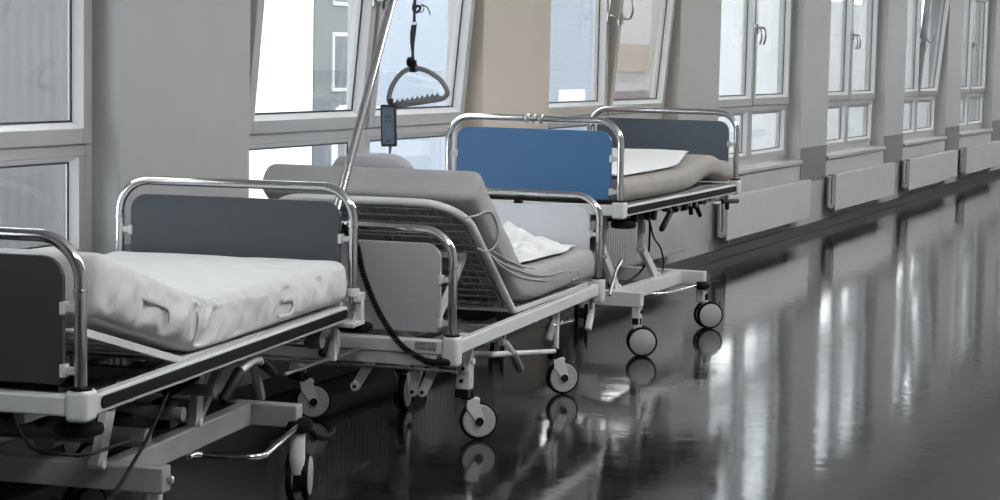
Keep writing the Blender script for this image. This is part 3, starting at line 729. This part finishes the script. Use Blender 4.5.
# ------------------------------------------------------------------ mattresses
def mattress(bedroot, name, prof, th, v0, v1, m, label, cat, wr=.004, ends=True, thf=None, folds=False, seed=0, n_u=150, bulge=.012, rr=.045, wfun=None):
    """prof: (u,z) polyline of the underside; the body is swept along it"""
    pts = crom([(u, 0, z) for u, z in prof], 10)
    # resample evenly
    d = [0]
    for i in range(len(pts)-1): d.append(d[-1] + (pts[i+1]-pts[i]).length)
    def at(s):
        for i in range(len(d)-1):
            if d[i+1] >= s: 
                q = (s-d[i])/max(1e-9, d[i+1]-d[i]); return pts[i].lerp(pts[i+1], q)
        return pts[-1]
    root = tag(empty(name, bedroot.location, bedroot.rotation_euler[2]), label, cat)
    w = v1-v0; sec = []
    def arcseg(cx, cz, a0):
        return [(cx+rr*math.cos(math.radians(a0+90*i/6)), cz+rr*math.sin(math.radians(a0+90*i/6))) for i in range(7)]
    ru = 46
    top = arcseg(w/2-rr, th-rr, 0); 
    for i in range(1, ru): top.append((w/2-rr-(w-2*rr)*i/ru, th))
    top += arcseg(-w/2+rr, th-rr, 90)
    for i in range(1, 5): top.append((-w/2, th-rr-(th-2*rr)*i/5))
    top += arcseg(-w/2+rr, rr, 180)
    for i in range(1, ru, 2): top.append((-w/2+rr+(w-2*rr)*i/ru, 0))
    top += arcseg(w/2-rr, rr, 270)
    for i in range(1, 5): top.append((w/2, rr+(th-2*rr)*i/5))
    sec = top; ls = []
    tot = d[-1]; er = rr
    for i in range(5): ls.append((er*(1-math.cos(i/4*PI/2)), math.sin(i/4*PI/2)))
    body = [(er + (tot-2*er)*i/n_u, 1.) for i in range(1, n_u)]
    ls = ls + body + [(tot-a, b) for a, b in ls[::-1]]
    bm = NB(); rings = []
    for s, sc in ls:
        a = at(max(0, s-.03)); b = at(min(tot, s+.03)); t = (b-a).normalized(); nrm = Vector((-t.z, 0, t.x)); c = at(s); ringv = []
        for x, y in sec:
            k = (1-sc)*rr
            xx = math.copysign(max(0, abs(x)-k), x) if abs(x) > w/2-rr*1.01 else x
            yy = y + (k if y < rr else (-k if y > th-rr*1.01 else 0)) if True else y
            side = abs(x)/(w/2)
            xx += math.copysign(bulge*math.sin(PI*min(1, max(0, y/th)))*(side**8), x)
            if thf: yy *= thf(s)
            q = c + nrm*yy
            co = P(q.x, (v0+v1)/2 - xx, q.z)
            if wr:
                f = wfun(s, x, y) if wfun else 1.
                nz = noise.noise(Vector((s*3.1+seed, x*3.3, y*6)))*.9 + noise.noise(Vector((s*9+seed, x*4, y*7)))*.5 + .28*noise.noise(Vector((s*24+seed, x*9, y*14)))
                if folds:
                    g = math.exp(-((s-.70)/.20)**2)
                    if y > th-rr*.9: nz += (.35 + 2.2*g)*(.5 - abs(noise.noise(Vector((s*24+seed+x*2, x*2.6, 3)))) *2.4) + .5*(abs(noise.noise(Vector((s*3.3+x*5, x*2.4-s*4, 8))))*2-.5)
                    else: nz += .45*(.5 - 2*abs(noise.noise(Vector((s*8+y*16, y*9-s*3, 5+x))))) + .9*(.5-2*abs(noise.noise(Vector((s*11-y*9, y*2.2+s*2, 15+x)))))
                dirn = (P(nrm.x, 0, nrm.z) - P(0, 0, 0)).normalized() if (y > th-rr*.9 and side < .93) else Vector((math.copysign(1, x), 0, .25))
                f *= min(1, s/.09, (tot-s)/.09)
                co = co + dirn*(nz*wr*f*(.25 if y < rr*.5 else 1))
            ringv.append(bm.verts.new(co))
        rings.append(ringv)
    n = len(sec)
    for i in range(len(rings)-1):
        for k in range(n): bm.faces.new((rings[i][k], rings[i][(k+1) % n], rings[i+1][(k+1) % n], rings[i+1][k]))
    bm.faces.new(rings[0][::-1]); bm.faces.new(rings[-1])
    o = obj('body', bm, M[m], root, label=None)
    o.data.polygons.foreach_set('use_smooth', [True]*len(o.data.polygons))
    sub = o.modifiers.new('sub', 'SUBSURF'); sub.levels = 1; sub.render_levels = 1
    return root
def w1(s, x, y):
    g = math.exp(-((s-.72)/.16)**2)
    return 1 + 1.3*g + (.8 if y < .12 else 0)
m1 = mattress(b1, 'mattress', [(.080, .808), (.29, .745), (.49, .691), (.70, .634), (.82, .618), (1.14, .6155), (1.6, .6155), (2.070, .6155)], .152, .006, .885, 'sheet',
         'white sheeted mattress dipping in the middle, on the nearest bed', 'mattress', wr=.0085, seed=3, wfun=w1, rr=.034, thf=lambda s: 1.13 - .16*min(1, max(0, (s-.35)/.4)), folds=True)
bm = NB(); tube(bm, crom([P(.335, -.004, .830), P(.41, -.014, .808), P(.49, -.014, .784), P(.512, -.014, .766), P(.52, -.010, .738)], 5), .0065, 8, sx=.6); obj('sheet_strap', bm, M['sheet'], m1)
bm = NB(); tube(bm, crom([P(1.40, -.010, .698), P(1.455, -.018, .698), P(1.475, -.018, .672), P(1.44, -.018, .650), P(1.36, -.010, .652)], 5), .007, 8, sx=.6); obj('sheet_strap', bm, M['sheet'], m1)
bm = NB(); tube(bm, crom([P(.730, .000, .745), P(.722, -.008, .72), P(.709, -.008, .68), P(.695, -.002, .655)], 5), .003, 8, sx=.6); obj('seam', bm, M['label'], m1)

m2 = mattress(b2, 'mattress', [(.248, .957), (.50, .775), (.70, .634), (.84, .540), (.96, .494), (1.10, .479), (1.4, .475), (1.8, .475), (2.065, .476)], .134, .012, .885, 'taupe',
         'taupe mattress folded up by the raised backrest of the middle bed', 'mattress', wr=.004, seed=11, rr=.026)
def side(u, z, d=0.): return P(u, -.004-d, z)
def side(u, z, d=0.): return P(u, -.002-d, z)
bm = NB(); tube(bm, crom([P(.22, .03, .885), side(.28, .893), side(.385, .900), side(.475, .878), side(.54, .81), side(.50, .757), side(.39, .745), P(.34, .02, .76)], 6), .0042, 8, sx=.6); obj('elastic_loop', bm, M['elastic'], m2)
for pts in (((.43, .738), (.578, .675), (.854, .600), (1.224, .545)), ((.44, .728), (.713, .652), (1.145, .576), (1.556, .556)), ((.47, .74), (.80, .655), (1.05, .615))):
    bm = NB(); tube(bm, crom([side(*a) for a in pts], 8), .0032, 8, sx=.5); obj('elastic_loop', bm, M['elastic'], m2)
bm = NB(); tube(bm, crom([side(1.61, .545), side(1.74, .541), side(1.75, .508), side(1.64, .505)], 5), .005, 8, sx=.5); obj('elastic_loop', bm, M['elastic'], m2)

m3 = mattress(b3, 'mattress', [(.05, .796), (.5, .792), (1.0, .792), (1.25, .800), (1.42, .824), (1.56, .843), (1.70, .842), (1.86, .812), (2.07, .794)], .120, .004, .890, 'taupe3',
         'khaki mattress humped near its far end on the blue-boarded bed', 'mattress', wr=.004, seed=23, rr=.04, n_u=110)
bm = NB(); tube(bm, crom([P(.22, .006, .855), P(.33, .002, .85), P(.42, .004, .85), P(.43, .004, .815)], 5), .005, 8, sx=.6); obj('seam', bm, M['taupe3'], m3)
bm = NB(); box(bm, P(1.96, .010, .835), P(1.99, .004, .875)); obj('tag', bm, M['sheet'], m3)

# white sheet on bed 3's mattress: follows its top
def SHV(u): return .030 + .085*max(0, u/1.5)**2
root = tag(empty('bed_sheet', b3.location, b3.rotation_euler[2]), 'smooth white sheet spread over the mattress of the blue-boarded bed', 'sheet')
bm = NB(); topz = crom([(.05, 0, .917), (.5, 0, .917), (1.0, 0, .917), (1.22, 0, .927), (1.38, 0, .947), (1.50, 0, .967), (1.58, 0, .976)], 8); rows = []
for i, q in enumerate(topz):
    row = []
    for j in range(25):
        va_ = SHV(q.x); v = va_ + (.87-va_)*j/24 + (.012*noise.noise(Vector((q.x*3, 1, 2))) if j in (0, 24) else 0)
        row.append(bm.verts.new(P(q.x, v, q.z + .006 + .004*noise.noise(Vector((q.x*4, v*5, 5))) - (.003 if j in (0, 24) else 0) + .004)))
    rows.append(row)
for i in range(len(rows)-1):
    for j in range(24): bm.faces.new((rows[i][j], rows[i+1][j], rows[i+1][j+1], rows[i][j+1]))
o = obj('cloth', bm, M['sheet_warm'], root); s_ = o.modifiers.new('sol', 'SOLIDIFY'); s_.thickness = .004; s_.offset = 1

# crumpled sheet on bed 2's seat
root = tag(empty('crumpled_sheet', b2.location, b2.rotation_euler[2]), 'crumpled bright white sheet heaped on the seat of the middle bed', 'sheet')
bm = NB(); rows = []; NU, NV = 64, 64
for i in range(NU+1):
    row = []
    for j in range(NV+1):
        a, b = i/NU*2-1, j/NV*2-1
        r_ = (abs(a)**3 + abs(b)**3)**(1/3)
        u = 1.54 + a*.50 + .03*noise.noise(Vector((b*2, a, 7))); v = .42 + b*.34 + .03*noise.noise(Vector((a*2, b*1.5, 9)))
        hgt = max(0, 1-r_**2.2)
        nz = abs(noise.noise(Vector((u*4.2, v*4.2, 1.3))))*1.1 + abs(noise.noise(Vector((u*9, v*9, 4.3))))*.55 + .25*noise.noise(Vector((u*19, v*19, 2)))
        ztop = .618
        z = ztop + .004 + hgt**.5*(.022 + .17*nz*(1.2 - .5*(a*.5+.5)))
        row.append(bm.verts.new(P(u, v, z)))
    rows.append(row)
for i in range(NU):
    for j in range(NV): bm.faces.new((rows[i][j], rows[i+1][j], rows[i+1][j+1], rows[i][j+1]))
o = obj('cloth', bm, M['sheet_warm'], root); o.data.polygons.foreach_set('use_smooth', [True]*len(o.data.polygons))
s_ = o.modifiers.new('sol', 'SOLIDIFY'); s_.thickness = .004; s_.offset = 1
s_ = o.modifiers.new('sub', 'SUBSURF'); s_.levels = 1; s_.render_levels = 1

# pillow resting on bed 2's backrest
root = tag(empty('pillow', b2.location, b2.rotation_euler[2]), 'grey pillow peeking over the top of the raised backrest', 'pillow')
bm = NB(); ta = Vector((bd.x, bd.y)); pc = Vector((.575, .835)) + Vector((.575, .82)).normalized()*.142 + ta*.035; nz_ = Vector((.575, .82)).normalized()
S1, S2 = 40, 24
vs = []
for i in range(S1+1):
    row = []
    for j in range(S2):
        a = -PI/2 + PI*i/S1; b = 2*PI*j/S2
        def sp(x, e): return math.copysign(abs(x)**e, x)
        X = sp(math.cos(a), .55)*sp(math.cos(b), .55); Y = sp(math.sin(a), .85); Zp = sp(math.cos(a), .9)*sp(math.sin(b), 1.)
        th_ = .085*(1-.55*max(abs(X), abs(Y))**3)
        co2 = pc + ta*(X*.20) + nz_*(Zp*th_ + .008*noise.noise(Vector((X*3, Y*4, Zp*2))))
        row.append(bm.verts.new(P(co2.x, .525 + Y*.185, co2.y)))
    vs.append(row)
for i in range(S1):
    for j in range(S2):
        bm.faces.new((vs[i][j], vs[i][(j+1) % S2], vs[i+1][(j+1) % S2], vs[i+1][j]))
bmesh.ops.remove_doubles(bm, verts=bm.verts, dist=1e-5)
o = obj('case', bm, M['pillow'], root); o.data.polygons.foreach_set('use_smooth', [True]*len(o.data.polygons))

# ------------------------------------------------------------------ trapeze handle and hand control
TU = .845
root = tag(empty('trapeze_handle', b2.matrix_basis @ P(TU, .455, 1.30), b2.rotation_euler[2]), 'grey triangular trapeze handle hanging on a strap from the lifting pole', 'handle')
o0 = P(TU, .455, 1.30)
def TP(v, z, du=0.): return P(TU+du, v, z) - o0
bm = NB(); outline = [TP(.553, 1.278), TP(.577, 1.300), TP(.572, 1.345), TP(.545, 1.395), TP(.505, 1.428), TP(.455, 1.436), TP(.40, 1.420), TP(.35, 1.385), TP(.325, 1.345), TP(.335, 1.322), TP(.355, 1.313)]
tube(bm, crom(outline, 6), .0105, 10, sx=1.25); obj('bow', bm, M['grip'], root)
bm = NB(); a, b = TP(.558, 1.279), TP(.350, 1.316); tube(bm, [a, b], .0125, 12)
for i in range(9): 
    q = a.lerp(b, (i+.8)/9.6); tube(bm, [q+Vector((-.006, 0, .006)), q+Vector((0, 0, .021)), q+Vector((.006, 0, .006))], .0075, 8)
obj('hand_grip', bm, M['grip'], root)
bm = NB(); tube(bm, [TP(.474, 1.425), TP(.474, 1.47)], .014, 12); box(bm, TP(.462, 1.42, -.018), TP(.486, 1.452, .018)); lathe(bm, [(.006, -.012), (.020, -.008), (.020, .008), (.006, .012)], axis_m(TP(.490, 1.462), (1, 0, 0)), 14); obj('hook', bm, M['black'], root, bevel=.003)
bm = NB()
def ribbon(pts, ws, th):
    for i in range(len(pts)-1):
        pass
    path = [TP(*p) for p in pts]; q0 = []
    for p, w in zip(path, ws): q0.append([bm.verts.new(p + Vector((sx*w/2, sy*th/2, 0))) for sx, sy in ((-1,-1),(1,-1),(1,1),(-1,1))])
    for i in range(len(q0)-1):
        for k in range(4): bm.faces.new((q0[i][k], q0[i][(k+1) % 4], q0[i+1][(k+1) % 4], q0[i+1][k]))
    bm.faces.new(q0[0][::-1]); bm.faces.new(q0[-1])
ribbon([(.476, 1.46), (.478, 1.50), (.480, 1.54), (.478, 1.58), (.474, 1.61), (.473, 1.63), (.473, 1.655), (.472, 1.72), (.465, 1.85), (.455, 1.985)], [.016, .010, .018, .024, .022, .012, .010, .012, .014, .016], .005)
obj('strap', bm, M['strap'], root)
bm = NB(); box(bm, TP(.462, 1.612, -.006), TP(.484, 1.626, .006)); obj('buckle', bm, M['chrome'], root, bevel=.002)
bm = NB(); tube(bm, crom([TP(.473, 1.66), TP(.468, 1.685), TP(.455, 1.69), TP(.448, 1.68), TP(.462, 1.665), TP(.478, 1.675), TP(.476, 1.70)], 5), .006, 8)
tube(bm, crom([TP(.46, 1.67), TP(.44, 1.665), TP(.432, 1.69), TP(.445, 1.70)], 4), .0022, 6); tube(bm, crom([TP(.45, 1.69), TP(.425, 1.69), TP(.412, 1.675), TP(.405, 1.655)], 4), .0025, 6); obj('knot', bm, M['strap'], root)

hs = tag(empty('hand_control', b2.matrix_basis @ P(.806, .563, 1.20), b2.rotation_euler[2]), 'black bed hand control with a blue grey keypad, clipped to the trapeze handle', 'remote control')
hs.rotation_euler = (0, math.radians(-2), b2.rotation_euler[2] + math.radians(8))
bm = NB(); prism(bm, rrect(.064, .172, .006), lambda p, q: Vector((p, -.011, q)), lambda p, q: Vector((p, .011, q))); obj('casing', bm, M['bezel'], hs, bevel=.002)
bm = NB(); prism(bm, rrect(.050, .150, .004), lambda p, q: Vector((p, -.0125, q)), lambda p, q: Vector((p, -.0105, q))); kp = obj('keypad', bm, M['keypad'], hs, smooth=False)
bm = NB()
for (x, z, w, h) in ((-.010, .036, .007, .012), (.0, .036, .007, .012), (.010, .036, .007, .012), (-.006, .020, .012, .006), (.008, .018, .006, .008)): box(bm, (x-w/2, -.0130, z-h/2), (x+w/2, -.0124, z+h/2))
prism(bm, [(-.012, -.066), (.014, -.066), (.006, -.058), (-.004, -.058)], lambda p, q: Vector((p, -.0130, q)), lambda p, q: Vector((p, -.0124, q)))
obj('key_symbols', bm, M['mark'], kp, smooth=False)
bm = NB(); box(bm, (.0, .006, .075), (.018, .020, .11)); box(bm, (.006, -.004, .095), (.014, .022, .105)); obj('hook', bm, M['bezel'], hs, bevel=.002)
bm = NB(); tube(bm, [(.004, 0, -.082), (.003, 0, -.105), (.001, .002, -.118)], [.008, .006, .004], 10); tube(bm, crom([(.001, .002, -.115), (-.006, .02, -.15), (-.012, .05, -.20), (-.01, .10, -.26), (.0, .16, -.38), (.01, .2, -.52)], 6), .0028, 8); obj('cord', bm, M['grey_plastic'], hs)

# ------------------------------------------------------------------ outside, seen through the glass
def facade_mat(name, col, lines=0, axis='Y', depth=.0):
    m, n, l, b = new_mat(name); b.inputs['Roughness'].default_value = .85
    tc = n.new('ShaderNodeTexCoord'); sp = n.new('ShaderNodeSeparateXYZ'); l.new(tc.outputs['Object'], sp.inputs[0])
    if lines:
        mm = n.new('ShaderNodeMath'); mm.operation = 'MULTIPLY'; mm.inputs[1].default_value = lines; l.new(sp.outputs[axis], mm.inputs[0])
        sn = n.new('ShaderNodeMath'); sn.operation = 'SINE'; l.new(mm.outputs[0], sn.inputs[0])
        nz = n.new('ShaderNodeTexNoise'); nz.inputs['Scale'].default_value = 3; l.new(tc.outputs['Object'], nz.inputs['Vector'])
        ad = n.new('ShaderNodeMath'); ad.operation = 'ADD'; l.new(sn.outputs[0], ad.inputs[0]); l.new(nz.outputs['Fac'], ad.inputs[1])
        mr = n.new('ShaderNodeMapRange'); mr.inputs['From Min'].default_value = -1; mr.inputs['From Max'].default_value = 2; mr.inputs['To Min'].default_value = 1-depth; mr.inputs['To Max'].default_value = 1
        l.new(ad.outputs[0], mr.inputs['Value'])
        v = n.new('ShaderNodeVectorMath'); v.operation = 'SCALE'; v.inputs[0].default_value = col; l.new(mr.outputs['Result'], v.inputs['Scale']); l.new(v.outputs['Vector'], b.inputs['Base Color'])
    else: b.inputs['Base Color'].default_value = (*col, 1)
    return m
def building(y0, y1, zt, m, label, x=-14., z0=-3.2):
    root = tag(empty('building', (x, (y0+y1)/2, z0)), label, 'building', 'buildings outside the windows')
    bm = NB(); box(bm, (-6, y0-(y0+y1)/2, 0), (0, y1-(y0+y1)/2, zt-z0)); obj('facade', bm, m, root, smooth=False, bevel=.02)
    return root, (lambda yy, zz, d: Vector((d, yy-(y0+y1)/2, zz-z0)))
building(4, 23.28, 5.2, facade_mat('ribbed_cladding', (.115, .115, .115), 28, 'Y', .25), 'grey ribbed building wall outside the leftmost window')
building(23.31, 26.42, 6.5, facade_mat('white_render', (.85, .85, .85)), 'white rendered building wall outside the left sash of the second window')
r, q = building(26.45, 28.2, 7.0, facade_mat('grey_render', (.14, .145, .15)), 'grey building strip with small windows outside the second window')
for zz in (.9, 2.2, 3.5):
    bm = NB(); box(bm, q(27.0, zz, -.05), q(27.7, zz+.9, .03)); wf = obj('window_frame', bm, M['upvc'], r, bevel=.01)
    bm = NB(); box(bm, q(27.06, zz+.06, .02), q(27.64, zz+.84, .035)); obj('window_pane', bm, M['board_slate'], wf, smooth=False)
bm = NB(); tube(bm, crom([q(26.56, -.2, .3), q(26.56, .4, .3), q(26.65, .62, .3), q(27.0, .66, .3), q(28.1, .62, .3)], 6), .05, 8); tube(bm, [q(27.3, -.2, .3), q(27.3, .62, .3)], .03, 8); obj('railing', bm, M['white_paint_dim'], r)
building(28.2, 33.8, 6.5, facade_mat('pale_blue_render', (.325, .36, .42), 1.1, 'Z', .10), 'pale blue building wall outside the right sash of the second window')
r, q = building(33.83, 38.87, 4.6, facade_mat('blue_blinds', (.26, .285, .335), 55, 'Z', .22), 'blue grey building with slatted blinds outside the third window')
for y0_, y1_ in ((34.6, 36.0), (36.6, 38.0)):
    bm = NB(); box(bm, q(y0_, .2, -.02), q(y1_, .85, .06)); obj('parapet_panel', bm, M['sheet'], r, bevel=.02)
r, q = building(38.9, 45.2, 8.9, facade_mat('pinkish_render', (.275, .25, .24)), 'pinkish building wall with beige and mauve bands outside the third window')
M['beige_band'] = mat('beige_band', (.21, .155, .12), .85); M['mauve_band'] = mat('mauve_band', (.10, .075, .08), .85)
bm = NB(); box(bm, q(38.95, 1.2, -.02), q(45.15, 1.80, .05)); obj('beige_band', bm, M['beige_band'], r, bevel=.01)
bm = NB(); box(bm, q(38.95, -.3, -.02), q(45.15, .79, .05)); obj('mauve_band', bm, M['mauve_band'], r, bevel=.01)
bm = NB()
for zz in (1.3, 2.2, 3.1): box(bm, q(43.6, zz, -.02), q(44.3, zz+.6, .04))
obj('window_pane', bm, M['board_slate'], r, smooth=False)
building(45.23, 83.95, 8.6, facade_mat('pale_render', (.50, .505, .512), 9, 'Y', .06), 'long pale grey building outside the four far windows')
r, q = building(84, 130, 7.5, facade_mat('mottled_render', (.38, .38, .38), 1.6, 'Y', .5), 'mottled grey building outside the farthest windows')
bm = NB(); box(bm, (-40, -20, -3.35), (WX-.4, 150, -3.2)); struct(obj('outdoor_ground', bm, mat('pavement', (.30, .30, .30), .9, var=.1, vscale=.6), smooth=False))

# ------------------------------------------------------------------ light
FILL = 28.0  # emission strength of the added fill lamps
m_, n_, l_, b_ = new_mat('fill_lamp_diffuser'); b_.inputs['Emission Color'].default_value = (.97, .985, 1, 1); b_.inputs['Emission Strength'].default_value = FILL; M['fill_diffuser'] = m_
fill0 = None
for i in range(16):  # lamps added out of view to brighten the room
    t_ = empty('fill_lamp', (-1.1, 3.6 + 2.6*i, ZC-.32)) 
    tag(t_, 'added out-of-view fill lamp in the row above the corridor', 'lamp', 'added fill lamps above the corridor')
    if fill0 is None:
        fill0 = t_
        bm = NB(); box(bm, (-.09, -.60, -.05), (.09, .60, -.002)); k1 = obj('fill_housing', bm, M['upvc'], t_, bevel=.006)
        bm = NB(); tube(bm, [(0, -.4, -.01), (0, -.4, .319)], .006, 8); k3 = obj('fill_rod', bm, M['steel'], t_)
        bm = NB(); tube(bm, [(0, .4, -.01), (0, .4, .319)], .006, 8); k4 = obj('fill_rod', bm, M['steel'], t_)
        bm = NB(); prism(bm, rrect(.30, .12, .05), lambda p, q: Vector((p, -.66, -.112+q)), lambda p, q: Vector((p, .66, -.112+q))); k2 = obj('fill_diffuser', bm, M['fill_diffuser'], t_, smooth=False)
        kids = [k1, k2, k3, k4]
    else:
        for q_ in kids:
            c_ = q_.copy(); C.objects.link(c_); c_.parent = t_
wd = bpy.data.worlds.new('overcast_sky'); bpy.context.scene.world = wd; wd.use_nodes = True
n, l = wd.node_tree.nodes, wd.node_tree.links; bg = n['Background']
tc = n.new('ShaderNodeTexCoord'); sp = n.new('ShaderNodeSeparateXYZ'); l.new(tc.outputs['Generated'], sp.inputs[0])
cr = n.new('ShaderNodeValToRGB'); cr.color_ramp.elements[0].position = 0; cr.color_ramp.elements[0].color = (.90, .95, 1, 1)
cr.color_ramp.elements[1].position = 1; cr.color_ramp.elements[1].color = (.97, .98, 1, 1)
l.new(sp.outputs['Z'], cr.inputs['Fac']); l.new(cr.outputs['Color'], bg.inputs['Color']); bg.inputs['Strength'].default_value = 6.0

sc = bpy.context.scene
sc.cycles.use_denoising = True
sc.cycles.max_bounces = 10; sc.cycles.diffuse_bounces = 5; sc.cycles.glossy_bounces = 5; sc.cycles.transparent_max_bounces = 24
sc.cycles.caustics_reflective = False; sc.cycles.sample_clamp_indirect = 6
sc.view_settings.view_transform = 'Standard'; sc.view_settings.look = 'None'; sc.view_settings.gamma = 1
sc.view_settings.use_curve_mapping = False; sc.view_settings.exposure = 0.0
